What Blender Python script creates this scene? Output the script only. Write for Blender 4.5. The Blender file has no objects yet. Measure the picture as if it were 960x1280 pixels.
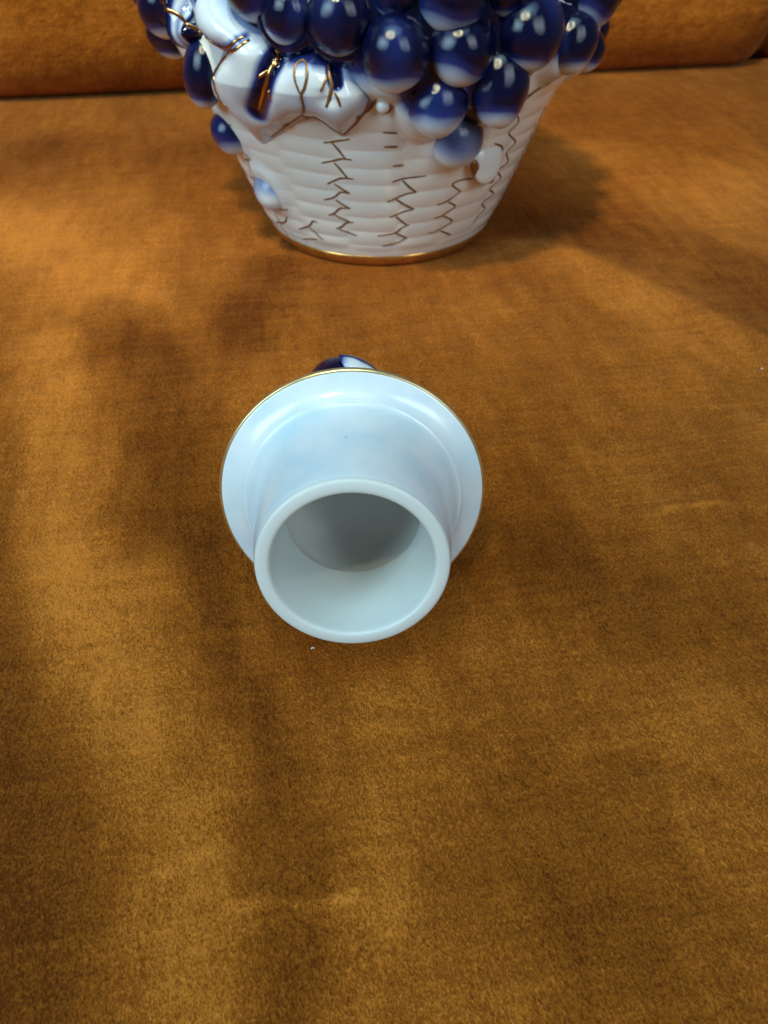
import bpy, bmesh, math, random
import numpy as np
from mathutils import Vector, Matrix

random.seed(4)
rng = np.random.default_rng(4)
S = bpy.context.scene
COL = S.collection
R = math.radians

# ------------------------------------------------------------------ camera
cam_d = bpy.data.cameras.new('camera')
cam = bpy.data.objects.new('camera', cam_d); COL.objects.link(cam)
cam_d.sensor_fit = 'VERTICAL'; cam_d.sensor_height = 36.0
cam_d.lens = 900 / 1280 * 36.0
cam.location = (0, 0, 0.1433)
cam.rotation_euler = (math.pi / 2 - 0.7809, 0, 0)
cam_d.clip_start = 0.01; cam_d.clip_end = 50
cam_d.dof.use_dof = True
cam_d.dof.focus_distance = 0.155
cam_d.dof.aperture_fstop = 27.0
S.camera = cam

# ------------------------------------------------------------------ room light
w = bpy.data.worlds.new('World'); S.world = w; w.use_nodes = True
bg = w.node_tree.nodes['Background']
bg.inputs[0].default_value = (0.80, 0.88, 1.0, 1); bg.inputs[1].default_value = 0.085

def area(name, loc, aim, sx, sy, power, col):
    l = bpy.data.lights.new(name, 'AREA'); l.shape = 'RECTANGLE'; l.size = sx; l.size_y = sy
    l.energy = power; l.color = col
    o = bpy.data.objects.new(name, l); COL.objects.link(o); o.location = loc
    o.rotation_euler = (Vector(aim) - Vector(loc)).to_track_quat('-Z', 'Y').to_euler()
    return o
area('window_light', (-1.00, -0.62, 0.78), (0, 0.28, 0.03), 0.55, 0.75, 15.5, (0.56, 0.85, 1.0))
area('window_light', (0.80, -0.72, 0.82), (0, 0.28, 0.03), 0.32, 0.75, 7.0, (0.78, 0.92, 1.0))
area('skylight', (-0.10, -0.10, 1.55), (0, 0.2, 0), 0.9, 0.7, 11.5, (0.47, 0.83, 1.0))
sp = bpy.data.lights.new('warm_key_spot', 'SPOT')  # overhead warm key; cone shaped so its edge imitates the camera holder's shadow
sp.energy = 102; sp.color = (1.0, 0.90, 0.52); sp.spot_size = R(25); sp.spot_blend = 0.7; sp.shadow_soft_size = 0.09
spo = bpy.data.objects.new('warm_key_spot', sp); COL.objects.link(spo)
spo.location = (-0.36, -0.55, 1.65)
spo.rotation_euler = (Vector((-0.03, 0.56, 0)) - spo.location).to_track_quat('-Z', 'Y').to_euler()

S.view_settings.view_transform = 'Standard'; S.view_settings.look = 'None'
S.view_settings.exposure = 0.0; S.view_settings.gamma = 1.0

# ------------------------------------------------------------------ tables (angle in mrad round the basket, height in 0.1 mm)
WEAVE_LINES = [[[-140,577],[-189,569],[-232,561],[-275,555]],[[-233,557],[-205,531],[-173,498]],[[-140,496],[-191,498],[-236,488],[-308,474]],[[-239,479],[-209,451],[-174,420]],[[-142,418],[-197,419],[-241,409],[-300,388]],[[-260,391],[-216,370],[-170,355]],[[-175,355],[-229,356],[-276,331],[-344,315]],[[-268,321],[-231,302],[-182,287]],[[-182,287],[-246,283],[-297,257],[-335,246]],[[-298,253],[-248,234],[-195,222]],[[-173,223],[-219,217],[-265,194],[-304,183]],[[-281,181],[-225,169],[-162,157]],[[23,604],[88,600]],[[28,549],[96,548]],[[76,473],[132,474]],[[267,424],[202,422],[134,418],[76,407]],[[135,411],[176,383],[224,356]],[[219,356],[166,352],[114,340],[51,320]],[[105,330],[157,306],[224,281]],[[224,281],[172,276],[131,267],[70,250]],[[107,253],[189,207]],[[206,210],[157,197],[109,171],[-11,160]],[[115,171],[202,142]],[[202,142],[127,121],[24,106]],[[596,374],[520,381],[453,369],[530,328]],[[526,325],[455,299],[380,286]],[[459,291],[523,261],[438,231],[380,226]],[[438,231],[539,190],[447,160],[366,153]],[[463,153],[572,118]],[[718,621],[806,568],[761,532],[878,478],[836,444],[894,394],[825,370],[892,326],[823,291],[891,256],[799,230],[871,193],[828,164],[812,135]],[[668,507],[736,486],[781,460]],[[728,646],[822,674],[889,697]],[[729,668],[786,671],[842,690]],[[-861,188],[-764,214],[-671,227]],[[-907,116],[-785,145],[-727,183]],[[-647,134],[-531,168],[-479,199],[-440,200]],[[-529,160],[-482,135],[-439,111]],[[-652,83],[-490,109]]]
LEAF_LINES = [[3,[[-693,876],[-652,859],[-606,853],[-558,866],[-530,884],[-506,894]]],[4,[[-485,886],[-532,860],[-572,847],[-631,822],[-683,787],[-712,756],[-712,732],[-721,701],[-699,668],[-672,658]]],[5,[[-379,863],[-397,835],[-418,803],[-439,764],[-463,730],[-490,700],[-532,661]]],[4,[[-461,784],[-421,804]]],[3,[[-429,747],[-426,715]]],[3,[[-279,751],[-290,774],[-298,798],[-300,825],[-289,839],[-270,843],[-257,832],[-252,807],[-262,776],[-279,751],[-283,714],[-306,679],[-350,653],[-414,623],[-476,592],[-574,547]]],[5,[[-419,622],[-439,614],[-462,602]]],[3,[[-332,665],[-302,656],[-274,666],[-253,662]]],[4,[[-187,831],[-178,806],[-169,778],[-179,746],[-194,716]]],[3,[[-183,807],[-208,764]]],[3,[[-160,761],[-147,744],[-139,720]]],[4,[[-162,598],[-106,639],[-76,668],[-54,688],[-39,721]]],[4,[[-76,669],[-31,695],[-8,728]]],[5,[[-90,666],[-79,678]]],[2,[[-256,660],[-220,631],[-162,598]]]]
UPPER_LINES = [[5,[[-1330,898],[-1333,859]]],[6,[[-1175,915],[-1176,887],[-1061,863]]],[6,[[-1035,932],[-950,919],[-895,898],[-847,878],[-820,861]]],[5,[[-930,567],[-996,503]]]]
LEAF_OUTLINE = [[-776,883],[-730,857],[-647,838],[-605,843],[-682,810],[-753,762],[-794,713],[-803,662],[-754,630],[-720,594],[-706,547],[-683,502],[-558,558],[-457,601],[-384,632],[-331,649],[-262,651],[-220,619],[-166,589],[-108,633],[-59,682],[-33,729],[-69,779],[-127,825],[-187,846],[-264,860],[-329,852],[-383,830],[-401,865],[-461,899],[-532,932],[-608,968],[-680,1008],[-768,984]]
SIDE_LEAF_OUTLINE = [[-1013,991],[-1317,898],[-1187,871],[-1051,846],[-971,797],[-904,802],[-826,860],[-873,905],[-912,946],[-942,998]]
GRAPES = [[0.058,0.087,0.0107,1,0.4],[0.308,0.087,0.0101,1,0.42],[0.246,0.0707,0.0096,0.9,0.3],[0.497,0.0746,0.0102,1,0.35],[0.405,0.0564,0.0099,0.6,-0.12],[0.598,0.0901,0.0114,1,0.45],[0.889,0.0833,0.0092,1,0.4],[1.261,0.075,0.0074,1,0.3],[-0.139,0.0957,0.0095,1,0.35],[-0.337,0.096,0.0084,1,0.25],[0.265,0.1027,0.0108,1,0.55],[0.059,0.1027,0.0077,1,0.35],[0.499,0.1029,0.0091,1,0.45],[0.997,0.0959,0.0101,1,0.5],[-0.877,0.0735,0.0078,1,0.1],[-0.981,0.05,0.0082,0.8,0.0],[-0.811,0.0293,0.0083,0.45,-0.3],[-1.186,0.0903,0.0099,1,0.2],[-0.49,0.1023,0.01,1,0.15]]
BLUE_SPOTS = [[187,767,82],[378,631,55],[434,763,75],[457,867,86],[195,881,86],[-97,966,155],[-241,873,82],[-409,892,75],[25,987,137],[632,792,48],[947,750,34],[797,913,103],[1352,868,103],[-420,985,172],[-612,994,137],[-952,800,55],[273,951,137],[479,961,137]]
STUBS = [[655,442],[19,702],[573,523],[764,350]]
CRESCENTS = [[[515,465],[552,427],[608,393],[670,369],[728,356]],[[52,713],[53,697],[40,683],[19,680]]]

# ------------------------------------------------------------------ helpers
def new_mat(name):
    m = bpy.data.materials.new(name); m.use_nodes = True
    nt = m.node_tree; nt.nodes.clear()
    out = nt.nodes.new('ShaderNodeOutputMaterial'); b = nt.nodes.new('ShaderNodeBsdfPrincipled')
    nt.links.new(b.outputs[0], out.inputs[0])
    return m, nt, b
def nd(nt, t, **k):
    n = nt.nodes.new(t)
    for a, v in k.items():
        if a in n.inputs.keys() if isinstance(a, str) else False: n.inputs[a].default_value = v
        else: setattr(n, a, v)
    return n
def ramp(nt, stops):
    r = nt.nodes.new('ShaderNodeValToRGB'); e = r.color_ramp.elements
    while len(e) < len(stops): e.new(0.5)
    for i, (p, c) in enumerate(stops): e[i].position = p; e[i].color = (*c, 1)
    return r

def link(name, me, mat, parent=None):
    o = bpy.data.objects.new(name, me); COL.objects.link(o)
    if mat and not me.materials: me.materials.append(mat)
    if parent: o.parent = parent
    return o
def empty(name, loc, label, cat):
    o = bpy.data.objects.new(name, None); COL.objects.link(o); o.location = loc
    o.empty_display_size = 0.02; o['label'] = label; o['category'] = cat
    return o
def mesh(name, V, Fc, smooth=True):
    me = bpy.data.meshes.new(name); me.from_pydata([tuple(map(float, v)) for v in V], [], [tuple(map(int, f)) for f in Fc]); me.update()
    if smooth: me.polygons.foreach_set('use_smooth', [True] * len(me.polygons))
    return me
def grid_faces(nr, nc, wrap=False):
    i = np.arange(nr - 1)[:, None]; j = np.arange(nc if wrap else nc - 1)[None, :]
    j2 = (j + 1) % nc
    return np.stack([i * nc + j, i * nc + j2, (i + 1) * nc + j2, (i + 1) * nc + j], -1).reshape(-1, 4)
def set_attr(me, name, vals):
    a = me.attributes.new(name, 'FLOAT', 'POINT'); a.data.foreach_set('value', np.asarray(vals, dtype=np.float32).ravel())
def lathe(name, prof, n=128, centre=(0, 0), axis_off=0):
    """prof: list of (r, s); spun about local Z"""
    prof = np.array(prof, float); a = np.linspace(0, 2 * np.pi, n, endpoint=False)
    V = np.stack([centre[0] + prof[:, 0, None] * np.cos(a), centre[1] + prof[:, 0, None] * np.sin(a), np.repeat(prof[:, 1, None], n, 1)], -1).reshape(-1, 3)
    return mesh(name, V, grid_faces(len(prof), n, True))
def curve_pts(P, k=6):
    """Catmull-Rom through points"""
    P = np.array(P, float)
    if len(P) < 3: 
        t = np.linspace(0, 1, k + 1)[:, None]; return P[0] * (1 - t) + P[-1] * t
    Q = np.vstack([2 * P[0] - P[1], P, 2 * P[-1] - P[-2]]); out = []
    for i in range(1, len(Q) - 2):
        p0, p1, p2, p3 = Q[i - 1:i + 3]
        for t in np.linspace(0, 1, k, endpoint=False):
            out.append(0.5 * ((2 * p1) + (p2 - p0) * t + (2 * p0 - 5 * p1 + 4 * p2 - p3) * t * t + (3 * p1 - p0 - 3 * p2 + p3) * t ** 3))
    out.append(P[-1]); return np.array(out)
def tube(P, rad_, ns=8, flat=None):
    """tube along points P; rad_ array; flat = list of surface normals to squash along"""
    P = np.array(P, float); n = len(P)
    T = np.gradient(P, axis=0); T /= np.linalg.norm(T, axis=1)[:, None] + 1e-12
    V = []
    for i in range(n):
        nn = np.array(flat[i]) if flat is not None else np.array([0, 0, 1.0])
        b = np.cross(T[i], nn); b /= np.linalg.norm(b) + 1e-12; nn = np.cross(b, T[i])
        for q in range(ns):
            a = 2 * math.pi * q / ns
            V.append(P[i] + b * math.cos(a) * rad_[i] + nn * math.sin(a) * rad_[i] * (0.42 if flat is not None else 1))
    F_ = [tuple(f) for f in grid_faces(n, ns, True)]
    F_.append(tuple(range(ns))[::-1]); F_.append(tuple(range((n - 1) * ns, n * ns)))
    return V, F_
def sstep(a, b, x):
    t = np.clip((x - a) / (b - a), 0, 1); return t * t * (3 - 2 * t)
def value_noise(x, y, scale, seed):
    r = np.random.default_rng(seed); G = r.random((128, 128))
    u = np.asarray(x) / scale + 500.3; v = np.asarray(y) / scale + 500.7
    i = np.floor(u).astype(int); j = np.floor(v).astype(int); fu = u - i; fv = v - j
    fu = fu * fu * (3 - 2 * fu); fv = fv * fv * (3 - 2 * fv)
    g = lambda a, b: G[a % 128, b % 128]
    return (g(i, j) * (1 - fu) + g(i + 1, j) * fu) * (1 - fv) + (g(i, j + 1) * (1 - fu) + g(i + 1, j + 1) * fu) * fv
def fbm(x, y, scale, seed, oc=4):
    s = 0; a = 1; t = 0
    for k in range(oc):
        s = s + a * value_noise(x, y, scale / 2 ** k, seed + k); t += a; a *= 0.5
    return s / t
def seg_dist(X, Y, pts):
    """distance to a polyline"""
    d = np.full(np.shape(X), 1e9)
    for (ax, ay), (bx, by) in zip(pts[:-1], pts[1:]):
        vx, vy = bx - ax, by - ay
        t = np.clip(((X - ax) * vx + (Y - ay) * vy) / (vx * vx + vy * vy + 1e-12), 0, 1)
        d = np.minimum(d, np.hypot(X - ax - t * vx, Y - ay - t * vy))
    return d
def inside(X, Y, poly):
    c = np.zeros(np.shape(X), bool)
    for (ax, ay), (bx, by) in zip(poly, poly[1:] + poly[:1]):
        k = ((ay > Y) != (by > Y)) & (X < (bx - ax) * (Y - ay) / (by - ay + 1e-12) + ax); c ^= k
    return c

# ------------------------------------------------------------------ materials
def velvet():
    m, nt, b = new_mat('amber_velvet'); L = nt.links.new
    tc = nt.nodes.new('ShaderNodeTexCoord')
    mp = nt.nodes.new('ShaderNodeMapping'); mp.inputs['Scale'].default_value = (1.0, 0.62, 1.0); mp.inputs['Rotation'].default_value = (0, 0, R(-6)); L(tc.outputs['Object'], mp.inputs[0])
    def noise(scale, detail, rough=0.55, src=mp, dist=0.0):
        n = nt.nodes.new('ShaderNodeTexNoise'); n.inputs['Scale'].default_value = scale; n.inputs['Detail'].default_value = detail
        n.inputs['Roughness'].default_value = rough; n.inputs['Distortion'].default_value = dist; L(src.outputs[0], n.inputs[0]); return n
    fine = noise(3000, 2.0, 0.6); tuft = noise(1500, 2.0, 0.6, dist=0.3); mid = noise(130, 4.0, 0.65); big = noise(24, 3.0, 0.5)
    at = nt.nodes.new('ShaderNodeAttribute'); at.attribute_name = 'nap_light'  # brushed pile tone plus light and shade put into the colour
    def math_(op, a, b_, c=None):
        n = nt.nodes.new('ShaderNodeMath'); n.operation = op
        for i, v in enumerate((a, b_, c)):
            if v is None: continue
            if isinstance(v, (int, float)): n.inputs[i].default_value = v
            else: L(v, n.inputs[i])
        return n.outputs[0]
    v = math_('MULTIPLY_ADD', fine.outputs[0], 0.8, -0.4)
    v = math_('ADD', v, math_('MULTIPLY_ADD', tuft.outputs[0], 0.9, -0.45))
    v = math_('ADD', v, math_('MULTIPLY_ADD', mid.outputs[0], 0.42, -0.21))
    v = math_('ADD', v, math_('MULTIPLY_ADD', big.outputs[0], 0.4, -0.2))
    mp3 = nt.nodes.new('ShaderNodeMapping'); mp3.inputs['Scale'].default_value = (1.0, 0.16, 1.0); mp3.inputs['Rotation'].default_value = (0, 0, R(4)); L(tc.outputs['Object'], mp3.inputs[0])
    streak = noise(170, 4.0, 0.6, mp3, 0.2)
    mp4 = nt.nodes.new('ShaderNodeMapping'); mp4.inputs['Scale'].default_value = (0.10, 1.0, 1.0); mp4.inputs['Rotation'].default_value = (0, 0, R(8)); L(tc.outputs['Object'], mp4.inputs[0])
    weft = noise(420, 2.0, 0.6, mp4)
    v = math_('ADD', v, math_('MULTIPLY_ADD', streak.outputs[0], 0.46, -0.23))
    v = math_('ADD', v, math_('MULTIPLY_ADD', weft.outputs[0], 0.34, -0.17))
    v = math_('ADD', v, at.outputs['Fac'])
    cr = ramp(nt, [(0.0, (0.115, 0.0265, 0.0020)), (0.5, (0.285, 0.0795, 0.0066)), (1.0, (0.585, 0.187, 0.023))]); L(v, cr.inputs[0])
    L(cr.outputs[0], b.inputs['Base Color'])
    b.inputs['Roughness'].default_value = 0.95; b.inputs['Specular IOR Level'].default_value = 0.08
    b.inputs['Sheen Roughness'].default_value = 0.38; b.inputs['Sheen Tint'].default_value = (1.0, 0.62, 0.25, 1)
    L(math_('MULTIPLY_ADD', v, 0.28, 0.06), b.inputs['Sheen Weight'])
    h = math_('ADD', math_('MULTIPLY', fine.outputs[0], 0.5), tuft.outputs[0])
    bp = nt.nodes.new('ShaderNodeBump'); bp.inputs['Strength'].default_value = 0.8; bp.inputs['Distance'].default_value = 0.0006; L(h, bp.inputs['Height'])
    bp2 = nt.nodes.new('ShaderNodeBump'); bp2.inputs['Strength'].default_value = 0.6; bp2.inputs['Distance'].default_value = 0.004; L(mid.outputs[0], bp2.inputs['Height'])
    L(bp2.outputs[0], bp.inputs['Normal']); L(bp.outputs[0], b.inputs['Normal'])
    return m
VELVET = velvet()

def porcelain(name, rough=0.035, pig=True, base=(0.80, 0.79, 0.76), wob=True):
    m, nt, b = new_mat(name); L = nt.links.new
    tc = nt.nodes.new('ShaderNodeTexCoord')
    n = nt.nodes.new('ShaderNodeTexNoise'); n.inputs['Scale'].default_value = 90; n.inputs['Detail'].default_value = 4; L(tc.outputs['Object'], n.inputs[0])
    if pig:
        at = nt.nodes.new('ShaderNodeAttribute'); at.attribute_name = 'pigment'
        ad = nt.nodes.new('ShaderNodeMath'); ad.operation = 'MULTIPLY_ADD'; L(n.outputs[0], ad.inputs[0]); ad.inputs[1].default_value = 0.22
        sb = nt.nodes.new('ShaderNodeMath'); sb.operation = 'SUBTRACT'; L(at.outputs['Fac'], sb.inputs[0]); sb.inputs[1].default_value = 0.11; L(sb.outputs[0], ad.inputs[2])
        cr = ramp(nt, [(0.0, base), (0.10, (0.68, 0.74, 0.79)), (0.32, (0.28, 0.36, 0.56)), (0.55, (0.015, 0.029, 0.165)), (0.88, (0.0018, 0.0028, 0.023))])
        L(ad.outputs[0], cr.inputs[0])
    else:
        cr = ramp(nt, [(0.3, tuple(c * 0.95 for c in base)), (0.7, base)]); L(n.outputs[0], cr.inputs[0])
    vo = nt.nodes.new('ShaderNodeTexVoronoi'); vo.inputs['Scale'].default_value = 150; L(tc.outputs['Object'], vo.inputs[0])
    lt = nt.nodes.new('ShaderNodeMath'); lt.operation = 'LESS_THAN'; L(vo.outputs['Distance'], lt.inputs[0]); lt.inputs[1].default_value = 0.035
    sc = nt.nodes.new('ShaderNodeSeparateColor'); L(vo.outputs['Color'], sc.inputs[0])
    gt = nt.nodes.new('ShaderNodeMath'); gt.operation = 'GREATER_THAN'; L(sc.outputs[0], gt.inputs[0]); gt.inputs[1].default_value = 0.72
    mu = nt.nodes.new('ShaderNodeMath'); mu.operation = 'MULTIPLY'; L(lt.outputs[0], mu.inputs[0]); L(gt.outputs[0], mu.inputs[1])
    mx = nt.nodes.new('ShaderNodeMix'); mx.data_type = 'RGBA'; L(mu.outputs[0], mx.inputs[0]); L(cr.outputs[0], mx.inputs[6]); mx.inputs[7].default_value = (0.30, 0.29, 0.26, 1)
    L(mx.outputs[2], b.inputs['Base Color'])
    rr = nt.nodes.new('ShaderNodeMath'); rr.operation = 'MULTIPLY_ADD'; L(n.outputs[0], rr.inputs[0]); rr.inputs[1].default_value = rough; rr.inputs[2].default_value = rough * 0.5; L(rr.outputs[0], b.inputs['Roughness'])
    b.inputs['IOR'].default_value = 1.5
    if wob:
        n2 = nt.nodes.new('ShaderNodeTexNoise'); n2.inputs['Scale'].default_value = 140; n2.inputs['Detail'].default_value = 2; L(tc.outputs['Object'], n2.inputs[0])
        bp = nt.nodes.new('ShaderNodeBump'); bp.inputs['Strength'].default_value = 0.12; bp.inputs['Distance'].default_value = 0.0004; L(n2.outputs[0], bp.inputs['Height']); L(bp.outputs[0], b.inputs['Normal'])
    return m
GLAZE = porcelain('glazed_porcelain', base=(0.81, 0.80, 0.735))
DAYLIT_GLAZE = porcelain('daylight_tinted_glaze', 0.2, True, (0.455, 0.63, 0.75))  # basket's porcelain retinted; the cool daylight on the stopper is put into the colour
BISQUE = porcelain('bare_porcelain', 0.38, False, (0.63, 0.66, 0.64))
SHADED_BISQUE = porcelain('shaded_bisque', 0.6, False, (0.62, 0.615, 0.58))  # bare porcelain set a little darker; the hollow's shade put into its colour
def gold(name, col, rough, met):
    m, nt, b = new_mat(name); L = nt.links.new
    tc = nt.nodes.new('ShaderNodeTexCoord'); n = nt.nodes.new('ShaderNodeTexNoise'); n.inputs['Scale'].default_value = 260; n.inputs['Detail'].default_value = 3; L(tc.outputs['Object'], n.inputs[0])
    cr = ramp(nt, [(0.3, tuple(c * 0.72 for c in col)), (0.7, col)]); L(n.outputs[0], cr.inputs[0]); L(cr.outputs[0], b.inputs['Base Color'])
    b.inputs['Metallic'].default_value = met; b.inputs['Roughness'].default_value = rough
    return m
GOLD = gold('gold_lustre', (0.62, 0.33, 0.13), 0.2, 1.0)
GOLD_DULL = gold('dull_gold_paint', (0.31, 0.16, 0.06), 0.36, 0.6)
LINT = porcelain('white_lint', 0.9, False, (0.8, 0.78, 0.74), False)

# ------------------------------------------------------------------ sofa
SOFA_O = (0.0, 0.594); SOFA_A = math.atan2(0.640 - 0.549, 0.296 + 0.262)
ca, sa = math.cos(SOFA_A), math.sin(SOFA_A)
sofa = empty('sofa', (SOFA_O[0], SOFA_O[1], -0.12), 'amber velvet sofa with brushed pile and painted light streaks under both porcelain pieces', 'sofa'); sofa.rotation_euler.z = SOFA_A
BC = (-0.002, 0.3467)                    # basket axis
def seat_height(X, Y):
    """world x,y -> height"""
    z = 0.0016 * (fbm(X, Y, 0.16, 21, 3) - 0.5) * 2 + 0.0008 * (fbm(X, Y, 0.045, 31, 3) - 0.5) * 2
    cr = [(-0.02, 0.345), (0.045, 0.331), (0.073, 0.319), (0.091, 0.301), (0.119, 0.266), (0.142, 0.232), (0.18, 0.17)]
    d = seg_dist(X, Y, cr); side = np.interp(X, [p[0] for p in cr], [p[1] for p in cr]) - Y
    z += 0.0016 * np.exp(-(d / 0.013) ** 2) * sstep(0.03, 0.07, X) + 0.0008 * sstep(-0.012, 0.012, side) * sstep(0.03, 0.07, X)
    for pl, hh, ww in (([(-0.028, 0.043), (-0.018, 0.043), (-0.006, 0.044)], .0004, .0012), ([(-0.042, 0.048), (-0.036, 0.051), (-0.029, 0.053)], .0004, .0012),
                       ([(0.07, 0.142), (0.079, 0.145), (0.094, 0.147), (0.109, 0.146)], .0007, .002), ([(0.04, 0.07), (0.054, 0.071), (0.066, 0.068), (0.069, 0.065)], -.0006, .002)):
        z += hh * np.exp(-(seg_dist(X, Y, pl) / ww) ** 2)
    r = np.hypot(X - BC[0], Y - BC[1])
    flat = 1 - sstep(0.055, 0.10, r); z = z * (1 - flat) - 0.0006 * flat
    r2 = np.hypot(X + 0.006, Y - 0.135); z = z * sstep(0.02, 0.06, r2)
    return z
def nap_light_field(X, Y):  # random pile tone and crease marks, with lit streaks and shadow bands painted in
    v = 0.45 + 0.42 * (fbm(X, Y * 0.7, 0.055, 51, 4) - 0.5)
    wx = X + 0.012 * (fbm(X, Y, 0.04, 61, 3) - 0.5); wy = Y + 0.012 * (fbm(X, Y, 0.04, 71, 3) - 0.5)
    for pl, a, wd in (([(-0.124, 0.233), (-0.101, 0.173), (-0.088, 0.127), (-0.064, 0.09), (-0.043, 0.062), (-0.034, 0.020)], 0.26, 0.0105),  # painted strip of light down the left; negative entries include painted shade bands
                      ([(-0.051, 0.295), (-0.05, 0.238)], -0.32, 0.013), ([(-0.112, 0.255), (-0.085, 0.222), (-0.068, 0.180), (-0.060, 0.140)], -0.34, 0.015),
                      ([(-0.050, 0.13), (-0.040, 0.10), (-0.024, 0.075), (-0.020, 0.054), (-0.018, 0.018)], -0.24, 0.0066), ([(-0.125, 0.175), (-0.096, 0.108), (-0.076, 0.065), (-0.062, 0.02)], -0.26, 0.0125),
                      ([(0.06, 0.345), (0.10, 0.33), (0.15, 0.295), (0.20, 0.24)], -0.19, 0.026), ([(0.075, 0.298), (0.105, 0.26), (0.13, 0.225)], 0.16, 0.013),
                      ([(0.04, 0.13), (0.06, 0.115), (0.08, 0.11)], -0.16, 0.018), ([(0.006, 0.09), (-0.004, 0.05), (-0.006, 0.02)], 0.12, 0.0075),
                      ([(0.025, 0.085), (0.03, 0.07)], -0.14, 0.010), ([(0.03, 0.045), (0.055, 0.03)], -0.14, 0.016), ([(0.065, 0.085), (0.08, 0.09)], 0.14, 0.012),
                      ([(-0.18, 0.34), (-0.11, 0.268)], 0.40, 0.032), ([(0.11, 0.43), (0.17, 0.38)], 0.26, 0.035), ([(-0.2, 0.44), (-0.1, 0.43)], -0.16, 0.03)):  # warm lamp glow painted on the back of the seat
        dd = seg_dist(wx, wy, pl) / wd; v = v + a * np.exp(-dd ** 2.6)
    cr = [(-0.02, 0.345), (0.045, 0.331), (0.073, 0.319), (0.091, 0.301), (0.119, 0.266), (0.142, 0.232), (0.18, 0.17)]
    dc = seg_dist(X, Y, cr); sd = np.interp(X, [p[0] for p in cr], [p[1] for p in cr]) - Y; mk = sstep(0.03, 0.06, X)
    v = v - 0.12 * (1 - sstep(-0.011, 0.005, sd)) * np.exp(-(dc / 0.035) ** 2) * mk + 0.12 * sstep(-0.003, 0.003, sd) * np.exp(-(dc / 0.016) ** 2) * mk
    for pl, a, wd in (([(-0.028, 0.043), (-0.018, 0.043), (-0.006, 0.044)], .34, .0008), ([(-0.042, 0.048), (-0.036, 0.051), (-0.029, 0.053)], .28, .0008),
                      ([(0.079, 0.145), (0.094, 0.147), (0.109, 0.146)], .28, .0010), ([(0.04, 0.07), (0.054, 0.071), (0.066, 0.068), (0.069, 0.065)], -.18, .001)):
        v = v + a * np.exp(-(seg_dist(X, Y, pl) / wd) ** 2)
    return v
# seat cushion: top sheet plus rolled front and sides, one closed skin
xs = np.concatenate([np.linspace(-0.95, -0.46, 26)[:-1], np.linspace(-0.46, 0.46, 461), np.linspace(0.46, 0.95, 26)[1:]])
ys = np.concatenate([np.linspace(-0.80, -0.62, 10)[:-1], np.linspace(-0.62, 0.10, 361)])
GX, GY = np.meshgrid(xs, ys)
WX = SOFA_O[0] + GX * ca - GY * sa; WY = SOFA_O[1] + GX * sa + GY * ca
Z = seat_height(WX, WY)
edge = np.maximum(0, np.maximum(np.abs(GX) - 0.90, -GY - 0.75)) / 0.05
Z = Z - 0.05 * (1 - np.sqrt(np.clip(1 - np.minimum(edge, 0.999) ** 2, 0, 1)))
Z = Z - 0.02 * sstep(0.0, 0.03, GY)
V = np.stack([GX, GY, Z + 0.12], -1).reshape(-1, 3)
ny, nx = GX.shape
Fs = [tuple(f) for f in grid_faces(ny, nx)]
rim = [j for j in range(nx)] + [i * nx + nx - 1 for i in range(1, ny)] + [(ny - 1) * nx + j for j in range(nx - 2, -1, -1)] + [i * nx for i in range(ny - 2, 0, -1)]
V = V.tolist(); b0 = len(V)
for k in rim: V.append([V[k][0], V[k][1], 0.0])
for q in range(len(rim)):
    q2 = (q + 1) % len(rim); Fs.append((rim[q], b0 + q, b0 + q2, rim[q2]))
me = mesh('seat_cushion', V, Fs)
nv = np.concatenate([nap_light_field(WX, WY).ravel(), np.full(len(rim), 0.5)]); set_attr(me, 'nap_light', nv)
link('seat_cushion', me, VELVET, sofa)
# back cushions: rolled bottom edge, gently crowned face
def back_cushion(x0, x1, seed):
    u = np.linspace(0, 1, 90); prof = []
    r0 = 0.045
    for a in np.linspace(-90, -6, 22): prof.append((-(r0 * math.cos(R(a))) * 0.8 + 0.0, r0 + r0 * math.sin(R(a))))
    for z in np.linspace(0.06, 0.42, 46): prof.append((-0.036 - 0.004 * math.sin((z - .04) / .38 * math.pi) + (z - 0.045) * 0.16, z))
    for a in np.linspace(20, 180, 16): prof.append((0.07 - 0.045 * math.cos(R(a)), 0.42 + 0.05 * math.sin(R(a))))
    prof.append((0.13, 0.25)); prof.append((0.13, 0.0))
    prof = np.array(prof)
    X = np.linspace(x0, x1, 130)[None, :]; t = (X - x0) / (x1 - x0)
    ends = np.sqrt(np.clip(1 - np.clip((np.abs(t - 0.5) * (x1 - x0) - (x1 - x0) / 2 + 0.04) / 0.04, 0, 0.995) ** 2, 0, 1))
    Yc = 0.06
    YY = Yc + (prof[:, 0, None] - Yc) * (0.35 + 0.65 * ends); ZZ = prof[:, 1, None] + 0 * X
    XX = X + 0 * ZZ
    YY = YY + 0.004 * (fbm(XX, ZZ, 0.11, seed, 3) - 0.5) * (ZZ > 0.01)
    ZZ = ZZ + 0.12 - 0.002
    V = np.stack([XX, YY, ZZ], -1).reshape(-1, 3); nr, nc = XX.shape
    F_ = [tuple(f)[::-1] for f in grid_faces(nr, nc)]
    F_.append(tuple(i * nc for i in range(nr))); F_.append(tuple(i * nc + nc - 1 for i in range(nr))[::-1])
    me = mesh('back_cushion', V, F_); set_attr(me, 'nap_light', 0.56 + 0.4 * (fbm(XX, ZZ, 0.05, seed + 9, 4) - 0.5))
    return link('back_cushion', me, VELVET, sofa)
back_cushion(-0.62, 0.296, 81); back_cushion(0.298, 0.92, 91)

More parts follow.
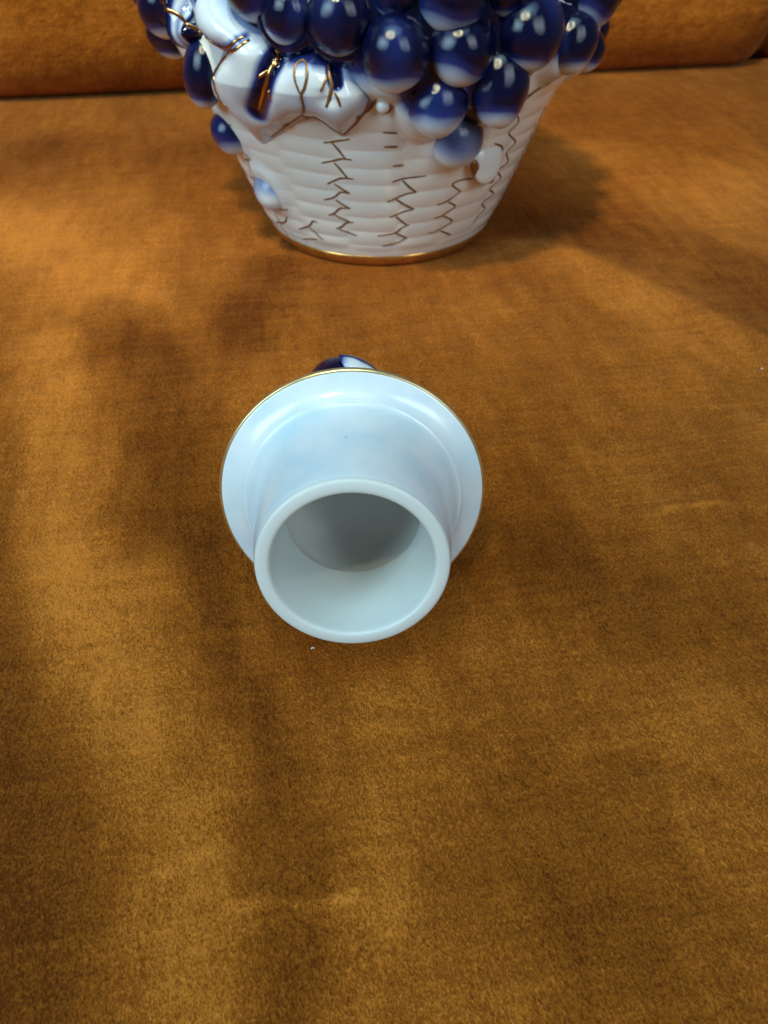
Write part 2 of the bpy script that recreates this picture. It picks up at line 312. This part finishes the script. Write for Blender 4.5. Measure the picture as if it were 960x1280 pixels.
# ------------------------------------------------------------------ basket decanter
deco = empty('grape_basket_decanter', (BC[0], BC[1], 0.0), 'white porcelain basket decanter heaped with cobalt blue grapes, standing on the velvet seat', 'decanter')
PR = np.array([(0, .0500), (.003, .0515), (.006, .0530), (.010, .0546), (.015, .0566), (.026, .0610), (.043, .0672), (.055, .0718), (.065, .0765), (.075, .081), (.085, .0825), (.1, .081), (.12, .072), (.14, .055), (.155, .035), (.165, .026), (.185, .024)])
def rad(z): return np.interp(z, PR[:, 0], PR[:, 1])
COLS = 18; DP = 2 * math.pi / COLS; PH0 = -0.225; PER = 0.0071
def wrapd(a): return (a + math.pi) % (2 * math.pi) - math.pi
gr = [(g[0], g[1], g[2], g[3], g[4]) for g in GRAPES]
def bulk(ph, z):
    """soft clay mounds under the grapes and the leaf: 0..1"""
    b = np.zeros(np.shape(ph))
    for (gp, gz, rg, s, o) in gr:
        d = np.hypot(wrapd(ph - gp) * rad(gz), (z - gz) * 0.95); b = np.maximum(b, (1 - sstep(rg * 0.85, rg * 1.8, d)) * (1.0 if o > 0.2 else 0.42))
    return b
def body_off(ph, z):
    sl = 0.35 * (z - 0.03)                       # the columns lean a little as the basket widens
    c = (ph - PH0 - sl * 0.6) / DP; k = np.floor(c); f = c - k
    par = np.mod(k, 2) * 0.5
    e = np.minimum(f, 1 - f)
    z = z + 0.0010 * (fbm(ph * 0.06, z, 0.011, 41, 2) - 0.5)
    rib = np.abs(np.cos(math.pi * (z / PER + par))) ** 0.7
    h = 0.00038 * rib * (0.45 + 0.55 * sstep(0.0, 0.2, e)) + 0.0003 * np.sin(math.pi * f) 
    m = sstep(0.0065, 0.011, z) * (1 - sstep(0.066, 0.076, z))
    b = bulk(ph, z)
    return h * m * (1 - np.clip(b * 2, 0, 1)) + 0.0056 * b * b * (3 - 2 * b)
NP, NZ = 900, 250
zz = np.concatenate([np.linspace(0.0042, 0.095, NZ - 50), np.linspace(0.095, 0.185, 51)[1:]])
ph = np.linspace(-math.pi, math.pi, NP, endpoint=False)
PH, ZZ = np.meshgrid(ph, zz)
RR = rad(ZZ)
RR = RR + body_off(PH, ZZ)
V = np.stack([RR * np.sin(PH), -RR * np.cos(PH), ZZ], -1).reshape(-1, 3)
me = mesh('basket_body', V, grid_faces(len(zz), NP, True))
pg = np.zeros(PH.shape)
for p, z, r in BLUE_SPOTS:
    d = np.hypot(wrapd(PH - p / 1000) * rad(ZZ), ZZ - z / 1e4) / (r / 1e4); pg = np.maximum(pg, 1.05 * np.exp(-d ** 4 * 0.7))
pg = np.maximum(pg, sstep(0.088, 0.1, ZZ) * 0.9) * (1 - sstep(0.16, 0.17, ZZ) * 0.9)
pg = np.maximum(pg, 0.10 * bulk(PH, ZZ))
set_attr(me, 'pigment', pg)
link('basket_body', me, GLAZE, deco)
link('foot_band', lathe('foot_band', [(0.0, 0.0004), (0.0440, 0.0004), (0.0485, -0.0008), (0.0503, -0.0004), (0.0516, 0.0010), (0.0524, 0.0030), (0.0526, 0.0042), (0.0523, 0.0049), (0.0505, 0.0052)], 200), gold('gold_band', (0.62, 0.31, 0.075), 0.22, 0.8), deco)
link('neck_rim', lathe('neck_rim', [(0.0238, 0.1845), (0.0246, 0.186), (0.0235, 0.1875), (0.021, 0.187), (0.0205, 0.17), (0.0200, 0.15)], 96), GOLD, deco)

def on_body(p, z, off):
    r = rad(z) + off; return np.array([r * math.sin(p), -r * math.cos(p), z])
def normal_body(p, z):
    dr = (rad(z + 0.002) - rad(z - 0.002)) / 0.004; n = np.array([math.sin(p), -math.cos(p), -dr]); return n / np.linalg.norm(n)

# leaf relief -------------------------------------------------------
def to_uv(pts): return [(p / 1000 * 0.078, z / 1e4) for p, z in pts]
LEAF = to_uv(LEAF_OUTLINE); SIDE = to_uv(SIDE_LEAF_OUTLINE)
lines = [(wd, to_uv(p)) for wd, p in LEAF_LINES]
def smooth_closed(P, k=5):
    P = np.array(P); n = len(P); out = []
    for i in range(n):
        p0, p1, p2, p3 = P[i - 1], P[i], P[(i + 1) % n], P[(i + 2) % n]
        for t in np.linspace(0, 1, k, endpoint=False):
            out.append(tuple(0.5 * ((2 * p1) + (p2 - p0) * t + (2 * p0 - 5 * p1 + 4 * p2 - p3) * t * t + (3 * p1 - p0 - 3 * p2 + p3) * t ** 3)))
    return out
LEAF_S = smooth_closed(LEAF, 4); SIDE_S = smooth_closed(SIDE, 4)
def leaf_off(U, W, poly, thick):
    U = np.asarray(U, float); W = np.asarray(W, float)
    d = seg_dist(U, W, poly + poly[:1]) * np.where(inside(U, W, poly), 1, -1)
    o = thick * (1 - np.exp(-np.clip(d, 0, None) / 0.0019)) + np.clip(d, None, 0) * 1.6 + 0.0012
    return o, d
GROOVES = [(lines[2][1], 0.0030, 0.0036), ([lines[8][1][0], lines[8][1][2], lines[8][1][3]], 0.0020, 0.0030), (lines[1][1][3:8], 0.0010, 0.002)]
LP = np.array(LEAF_S); LSTEP = 0.0003
LU = np.arange(LP[:, 0].min() - 0.004, LP[:, 0].max() + 0.004, LSTEP); LW = np.arange(LP[:, 1].min() - 0.004, LP[:, 1].max() + 0.004, LSTEP)
def leaf_grid():
    U, W = np.meshgrid(LU, LW); o, d = leaf_off(U, W, LEAF_S, 0.0072); o = o * (0.55 + 0.45 * sstep(0.050, 0.072, W)) + 0.0005
    def blur(A, s_):
        k = np.exp(-0.5 * (np.arange(-3 * s_, 3 * s_ + 1) / s_) ** 2); k /= k.sum(); n = 3 * s_
        A = np.pad(A, n, 'edge'); A = np.apply_along_axis(lambda v: np.convolve(v, k, 'valid'), 0, A); return np.apply_along_axis(lambda v: np.convolve(v, k, 'valid'), 1, A)
    o = np.minimum(blur(o, 6), o + 0.0014)
    for pl, dep, wd in GROOVES: o = o - dep * np.exp(-(seg_dist(U, W, pl) / wd) ** 2) * sstep(-0.0005, 0.001, d)
    o = o + 0.0014 * (fbm(U, W, 0.012, 5, 2) - 0.5)
    return o, d
LO, LD = leaf_grid()
def bil(A, U, W):
    u = np.clip((np.asarray(U, float) - LU[0]) / LSTEP, 0, len(LU) - 1.001); w_ = np.clip((np.asarray(W, float) - LW[0]) / LSTEP, 0, len(LW) - 1.001)
    i = u.astype(int); j = w_.astype(int); fu = u - i; fw = w_ - j
    return (A[j, i] * (1 - fu) + A[j, i + 1] * fu) * (1 - fw) + (A[j + 1, i] * (1 - fu) + A[j + 1, i + 1] * fu) * fw
def main_leaf(U, W): return bil(LO, U, W), bil(LD, U, W)
def side_leaf(U, W):
    o, d = leaf_off(U, W, SIDE_S, 0.0065); o = o - 0.002 * np.abs(np.sin(np.asarray(U) * 420)) * (d > 0); return o, d
def relief(name, poly, fn, pigfn, step=0.00035):
    P = np.array(poly); m = 0.0015
    us = np.arange(P[:, 0].min() - m, P[:, 0].max() + m, step); ws = np.arange(P[:, 1].min() - m, P[:, 1].max() + m, step)
    U, W = np.meshgrid(us, ws); o, d = fn(U, W)
    ph_ = U / 0.078; r = rad(W) + o
    V = np.stack([r * np.sin(ph_), -r * np.cos(ph_), W], -1).reshape(-1, 3)
    keep = (d > -0.0013).ravel(); Fq = grid_faces(*U.shape); Fq = Fq[keep[Fq].all(1)]
    used = np.unique(Fq); mp = np.full(len(V), -1); mp[used] = np.arange(len(used))
    me = mesh(name, V[used], mp[Fq]); set_attr(me, 'pigment', pigfn(U, W, d).ravel()[used]); return me
def leaf_pig(U, W, d):
    p = 0.15 + 0.26 * np.exp(-np.clip(d, 0, None) / 0.0014) * sstep(0.060, 0.075, W)
    p = np.maximum(p, 1.1 * np.exp(-(seg_dist(U, W, lines[2][1]) / 0.0034) ** 2.4))
    p = np.maximum(p, 1.0 * np.exp(-(seg_dist(U, W, [(x + 0.0012, y + 0.001) for x, y in lines[8][1][:3]]) / 0.0024) ** 4))
    top = [LEAF[i] for i in (27, 28, 29, 30)]
    p = np.maximum(p, 0.75 * np.exp(-(seg_dist(U, W, [LEAF[i] for i in (24, 25, 26)]) / 0.0030) ** 2))
    p = np.maximum(p, 0.55 * np.exp(-(seg_dist(U, W, lines[0][1]) / 0.0018) ** 2) * (W > 0.0835))
    p = np.maximum(p, 0.22 * np.exp(-(seg_dist(U, W, lines[5][1][9:13]) / 0.003) ** 2))
    return p
link('leaf', relief('leaf', LEAF_S, main_leaf, leaf_pig), GLAZE, deco)
def side_pig(U, W, d): return 0.95 - 0.75 * np.exp(-((np.sin(U * 420) - 0.8) / 0.35) ** 2)
link('leaf', relief('side_leaf', SIDE_S, side_leaf, side_pig), GLAZE, deco)

# gold lines ----------------------------------------------------------
def gold_line(pts, width, mat, offfn, name='gold_line', k=5):
    P = curve_pts([(p / 1000, z / 1e4) for p, z in pts], k)
    L_ = []; N_ = []
    for p, z in P:
        L_.append(on_body(p, z, offfn(p, z))); N_.append(normal_body(p, z))
    n = len(P); t = np.linspace(0, 1, n)
    rd = width * (0.45 + 0.55 * np.sin(np.pi * np.clip(t * 0.86 + 0.07, 0, 1)) ** 0.6) * (1 + 0.25 * (rng.random(n) - 0.5))
    V, F_ = tube(L_, rd, 8, N_); return link(name, mesh(name, V, F_), mat, deco)
def grape_off(p, z):
    m = -1.0
    for gp, gz, rg, s_, o in gr:
        d = math.hypot(wrapd(p - gp) * (rad(gz) + o * rg), z - gz)
        if d < rg: m = max(m, o * rg + math.sqrt(rg * rg - d * d) * 0.98)
    return m
def bo(p, z): return float(body_off(np.array(p), np.array(z))) + 0.00008
def lo(p, z):
    o, d = main_leaf(np.array([p * 0.078]), np.array([z])); return max(float(o[0]) + 0.00012, bo(p, z), min(grape_off(p, z) + 0.0002, 0.0095))
def so(p, z):
    o, d = side_leaf(np.array([p * 0.078]), np.array([z])); return max(float(o[0]) + 0.0002, bo(p, z))
for s in WEAVE_LINES: gold_line(s, 0.00044, GOLD_DULL, bo)
for i, (wd, s) in enumerate(LEAF_LINES): gold_line(s, wd * 0.000165, GOLD if i in (0, 1, 2, 3, 4) else GOLD_DULL, lo)
for wd, s in UPPER_LINES[:3]: gold_line(s, wd * 0.00016, GOLD, so)
# weave marks on the far side, same hand
for c in range(COLS):
    p0 = wrapd(PH0 + c * DP)
    if -0.75 < p0 < 0.95: continue
    for k in range(7):
        z = 0.012 + k * PER
        gold_line([((p0 + 0.05) * 1000, z * 1e4), (p0 * 1000, z * 1e4 - 4), ((p0 - 0.045) * 1000, z * 1e4 - 16)], 0.00034, GOLD_DULL, bo)
        gold_line([(p0 * 1000, z * 1e4 - 4), ((p0 + 0.05) * 1000, (z - PER) * 1e4 + 4)], 0.0003, GOLD_DULL, bo)

# grapes ---------------------------------------------------------------
def grape_mesh(strength, kind=0):
    me = bpy.data.meshes.new('grape'); bm = bmesh.new(); bmesh.ops.create_uvsphere(bm, u_segments=40, v_segments=26, radius=1.0)
    for v in bm.verts:
        x, y, z = v.co; w_ = 1 + 0.035 * math.sin(2.3 * x + 1.7 * z + kind * 2.0) + 0.025 * math.sin(3.1 * y - 2.2 * z + kind)
        tp = 1 - 0.07 * max(0.0, -z - 0.2)
        v.co = Vector((x * w_ * tp, y * w_ * tp, z * (0.96 + 0.04 * max(0.0, -z))))
    bm.to_mesh(me); bm.free(); me.polygons.foreach_set('use_smooth', [True] * len(me.polygons))
    co = np.array([v.co[:] for v in me.vertices])
    d = co[:, 2] * 0.96 - co[:, 1] * 0.12 * 0 + 0.10 * np.sin(co[:, 0] * 4 + 1) * 0.6
    lo_, hi_ = ((-0.92, -0.30), (-1.02, -0.08), (-0.90, -0.40))[kind] if strength > 0.9 else (-0.9, 0.12)
    ph_ = kind * 2.1
    p = sstep(lo_, hi_, d) * strength * (0.93 + 0.2 * np.sin(co[:, 0] * 2.3 + 0.6 + ph_) * np.sin(co[:, 1] * 2.9 + 1.1 - ph_))
    set_attr(me, 'pigment', np.maximum(p, 0.10)); me.materials.append(GLAZE); return me
GM = {}
placed = []
def grape(p, z, rg, s, o):
    key = 1.0 if s > 0.95 else (0.85 if s > 0.7 else (0.5 if s > 0.5 else 0.42))
    kind = len(placed) % 3
    if (key, kind) not in GM: GM[key, kind] = grape_mesh(key, kind)
    ob = bpy.data.objects.new('grape', GM[key, kind]); COL.objects.link(ob); ob.parent = deco
    ob.location = on_body(p, z, o * rg); ob.scale = (rg, rg * 0.97, rg * (1 + 0.05 * random.uniform(-0.5, 1)))
    ob.rotation_euler = (random.uniform(-.25, .2), random.uniform(-.3, .3), p + random.uniform(-1.5, 1.5) * 0.4)
    placed.append(np.array(ob.location)); return ob
for i, g in enumerate(GRAPES):
    ob = grape(*g)
    ob.scale *= 1.05
    if i == 14: ob.scale.z *= 1.45
    if i == 3: ob.scale.z *= 1.22; ob.rotation_euler.y = 0.12
for row, (z, o) in enumerate(((0.078, .35), (0.094, .45), (0.111, .45), (0.127, .45), (0.142, .45), (0.155, .3))):
    for k in range(40):
        p = wrapd(k * 2 * math.pi / 40 + row * 0.17 + random.uniform(-.03, .03)); rg = random.uniform(0.0088, 0.0108)
        if z < 0.1 and -1.35 < p < 1.2: continue
        q = on_body(p, z + random.uniform(-.002, .002), o * rg)
        if all(np.linalg.norm(q - w_) > 0.0165 for w_ in placed): grape(p, q[2], rg, 1, o)

# gold highlight stroke on the long grape, trimmed stubs of the vine ----
def blob(name, p, z, rx, rz, ry, off, mat, pig=0.03, tilt=0.0):
    me = bpy.data.meshes.new(name); bm = bmesh.new(); bmesh.ops.create_uvsphere(bm, u_segments=32, v_segments=20, radius=1.0); bm.to_mesh(me); bm.free()
    me.polygons.foreach_set('use_smooth', [True] * len(me.polygons)); set_attr(me, 'pigment', np.full(len(me.vertices), pig))
    o = link(name, me, mat, deco); o.location = on_body(p, z, off); o.scale = (rx, ry, rz); o.rotation_euler = (-0.25, tilt, p); return o
blob('vine_stub', STUBS[0][0] / 1000, STUBS[0][1] / 1e4 + 0.0008, 0.0078, 0.0092, 0.0034, 0.0003, GLAZE, tilt=0.35)
blob('vine_stub', STUBS[1][0] / 1000, STUBS[1][1] / 1e4, 0.0024, 0.0024, 0.0026, 0.0008, GLAZE)
def cre(p, z): return 0.0034
gold_line(CRESCENTS[0], 0.0021, GOLD_DULL, cre, 'gold_crescent'); gold_line(CRESCENTS[1], 0.0007, GOLD_DULL, lambda p, z: 0.0016, 'gold_crescent')

# ------------------------------------------------------------------ stopper
TILT, AZ = 0.2729, 0.0393
FR, TL, TRo, TRi, TRb = 0.0305, 0.0299, 0.0192, 0.0162, 0.0246
nax = Vector((math.sin(AZ) * math.cos(TILT), -math.cos(AZ) * math.cos(TILT), math.sin(TILT)))
wup = (Vector((0, 0, 1)) - nax * nax.z).normalized(); xax = wup.cross(nax)
centre = Vector((-0.0072, 0.1212, FR * math.cos(TILT) - 0.001))
stop = empty('decanter_stopper', centre - wup * FR, 'pale porcelain stopper lying on its side with its hollow plug facing the viewer', 'stopper')
M3 = Matrix((xax, wup, nax)).transposed(); stop.rotation_euler = M3.to_euler()
oc = (0, FR)
n_ = 160
fl = [(0.0, -0.0105), (0.006, -0.0105), (0.014, -0.0090), (0.022, -0.0060), (0.0285, -0.0026), (0.0300, -0.0014), (0.0304, -0.0005), (0.0303, 0.0002), (0.0298, 0.0006), (0.0288, 0.0009), (0.0276, 0.0013), (0.0265, 0.0018), (0.0256, 0.0024), (0.0250, 0.0030), (0.0246, 0.0035), (0.0242, 0.0037), (0.0238, 0.0041)]
def dense(P, k=4):
    return [tuple(q) for q in curve_pts(P, k)]
me = lathe('flange', dense(fl), n_, oc); set_attr(me, 'pigment', np.full(len(me.vertices), 0.09)); link('flange', me, DAYLIT_GLAZE, stop)
plug = [(0.0241, 0.0038), (0.0236, 0.0044), (0.0231, 0.0058), (0.02255, 0.0085), (0.0216, 0.0130), (0.0207, 0.0190), (0.0200, 0.0245), (0.01955, 0.0278), (0.0193, 0.0290)]
me = lathe('plug', dense(plug), n_, oc); set_attr(me, 'pigment', np.full(len(me.vertices), 0.06)); link('plug', me, DAYLIT_GLAZE, stop)
lip = [(0.0193, 0.0290), (0.01915, 0.0296), (0.0187, 0.02995), (0.0176, 0.0301), (0.0167, 0.0300), (0.0163, 0.0296), (0.0161, 0.0287), (0.0159, 0.0265)]
link('plug_lip', lathe('plug_lip', dense(lip), n_, oc), BISQUE, stop)
bore = [(0.0159, 0.0265), (0.0154, 0.0190), (0.0150, 0.0110), (0.01497, 0.0092), (0.0151, 0.0088)]
link('bore', lathe('bore', dense(bore), n_, oc), BISQUE, stop)
hollow = [(0.0151, 0.0088), (0.0154, 0.0078), (0.0160, 0.0050), (0.0161, 0.0010), (0.0152, -0.0025), (0.0120, -0.0047), (0.0060, -0.0056), (0.0002, -0.0058)]
link('hollow', lathe('hollow', dense(hollow), n_, oc), SHADED_BISQUE, stop)
link('gold_rim', lathe('gold_rim', [(0.0300, -0.0015), (0.03045, -0.0009), (0.03065, -0.0004), (0.0306, 0.0001), (0.0303, 0.0005), (0.0300, 0.0006), (0.0299, 0.0004)], n_, oc), gold('pale_gold_lustre', (0.90, 0.66, 0.32), 0.28, 0.85), stop)
def lid_grape(x, y, s, rg, key=1.0):
    if key not in GM: GM[key] = grape_mesh(key)
    o = bpy.data.objects.new('grape', GM[key]); COL.objects.link(o); o.parent = stop; o.location = (x, FR + y, s); o.scale = (rg, rg, rg)
    o.rotation_euler = (R(-60), 0, math.atan2(-x, y + 1e-6)); return o
lid_grape(-0.0028, 0.0178, -0.0210, 0.0085)
lid_grape(0.0105, 0.0075, -0.0185, 0.0080); lid_grape(-0.0125, 0.0070, -0.0185, 0.0080); lid_grape(-0.0008, 0.0030, -0.0255, 0.0085)
lid_grape(0.0062, -0.0075, -0.0185, 0.0075); lid_grape(-0.0080, -0.0070, -0.0185, 0.0075); lid_grape(0.0, 0.006, -0.0150, 0.0090)
# small leaf folded over the right side of the top grape
def small_leaf():
    nu, nv_ = 26, 15; V = []; P = []
    cx, cy, cs = -0.0028, FR + 0.0178, -0.0210
    for i in range(nu):
        t = i / (nu - 1); a = R(2 + 78 * t)
        wd = 0.62 * math.sin(math.pi * min(1, t * 0.93 + 0.06)) ** 0.7 * (1 + 0.16 * math.sin(t * 17))
        for j in range(nv_):
            u = -1 + 2 * j / (nv_ - 1); b = u * wd; r = 0.0089 + 0.0005 * math.cos(u * 1.4) + 0.0025 * t * t
            V.append((cx + r * math.sin(a) * math.cos(b), cy + r * math.cos(a) * math.cos(b), cs + r * math.sin(b)))
            P.append(0.14 + 0.8 * math.exp(-(u / 0.16) ** 2) + 0.5 * math.exp(-(t / 0.12) ** 2))
    me = mesh('leaf', V, [tuple(f) for f in grid_faces(nu, nv_)]); set_attr(me, 'pigment', P)
    o = link('leaf', me, GLAZE, stop); md = o.modifiers.new('thick', 'SOLIDIFY'); md.thickness = 0.0016; md.offset = -1
small_leaf()

# ------------------------------------------------------------------ lint
def lint(x, y, ln, label):
    pts = [(0, 0, 0.0003), (ln * 0.4, ln * 0.15, 0.0007), (ln, ln * 0.1, 0.0004)]
    V, F_ = tube(curve_pts(pts, 4), np.full(9, 0.00015), 6); me = mesh('lint_speck', V, F_)
    o = link('lint_speck', me, LINT); o.location = (x, y, float(seat_height(np.array(x), np.array(y))))
    o['label'] = label; o['category'] = 'lint'; o['group'] = 'lint specks on the velvet'
lint(-0.0172, 0.0983, 0.0007, 'tiny white lint speck on the velvet just in front of the stopper')
lint(0.1318, 0.2140, 0.0008, 'tiny white lint speck on the velvet at the right edge, behind the stopper')
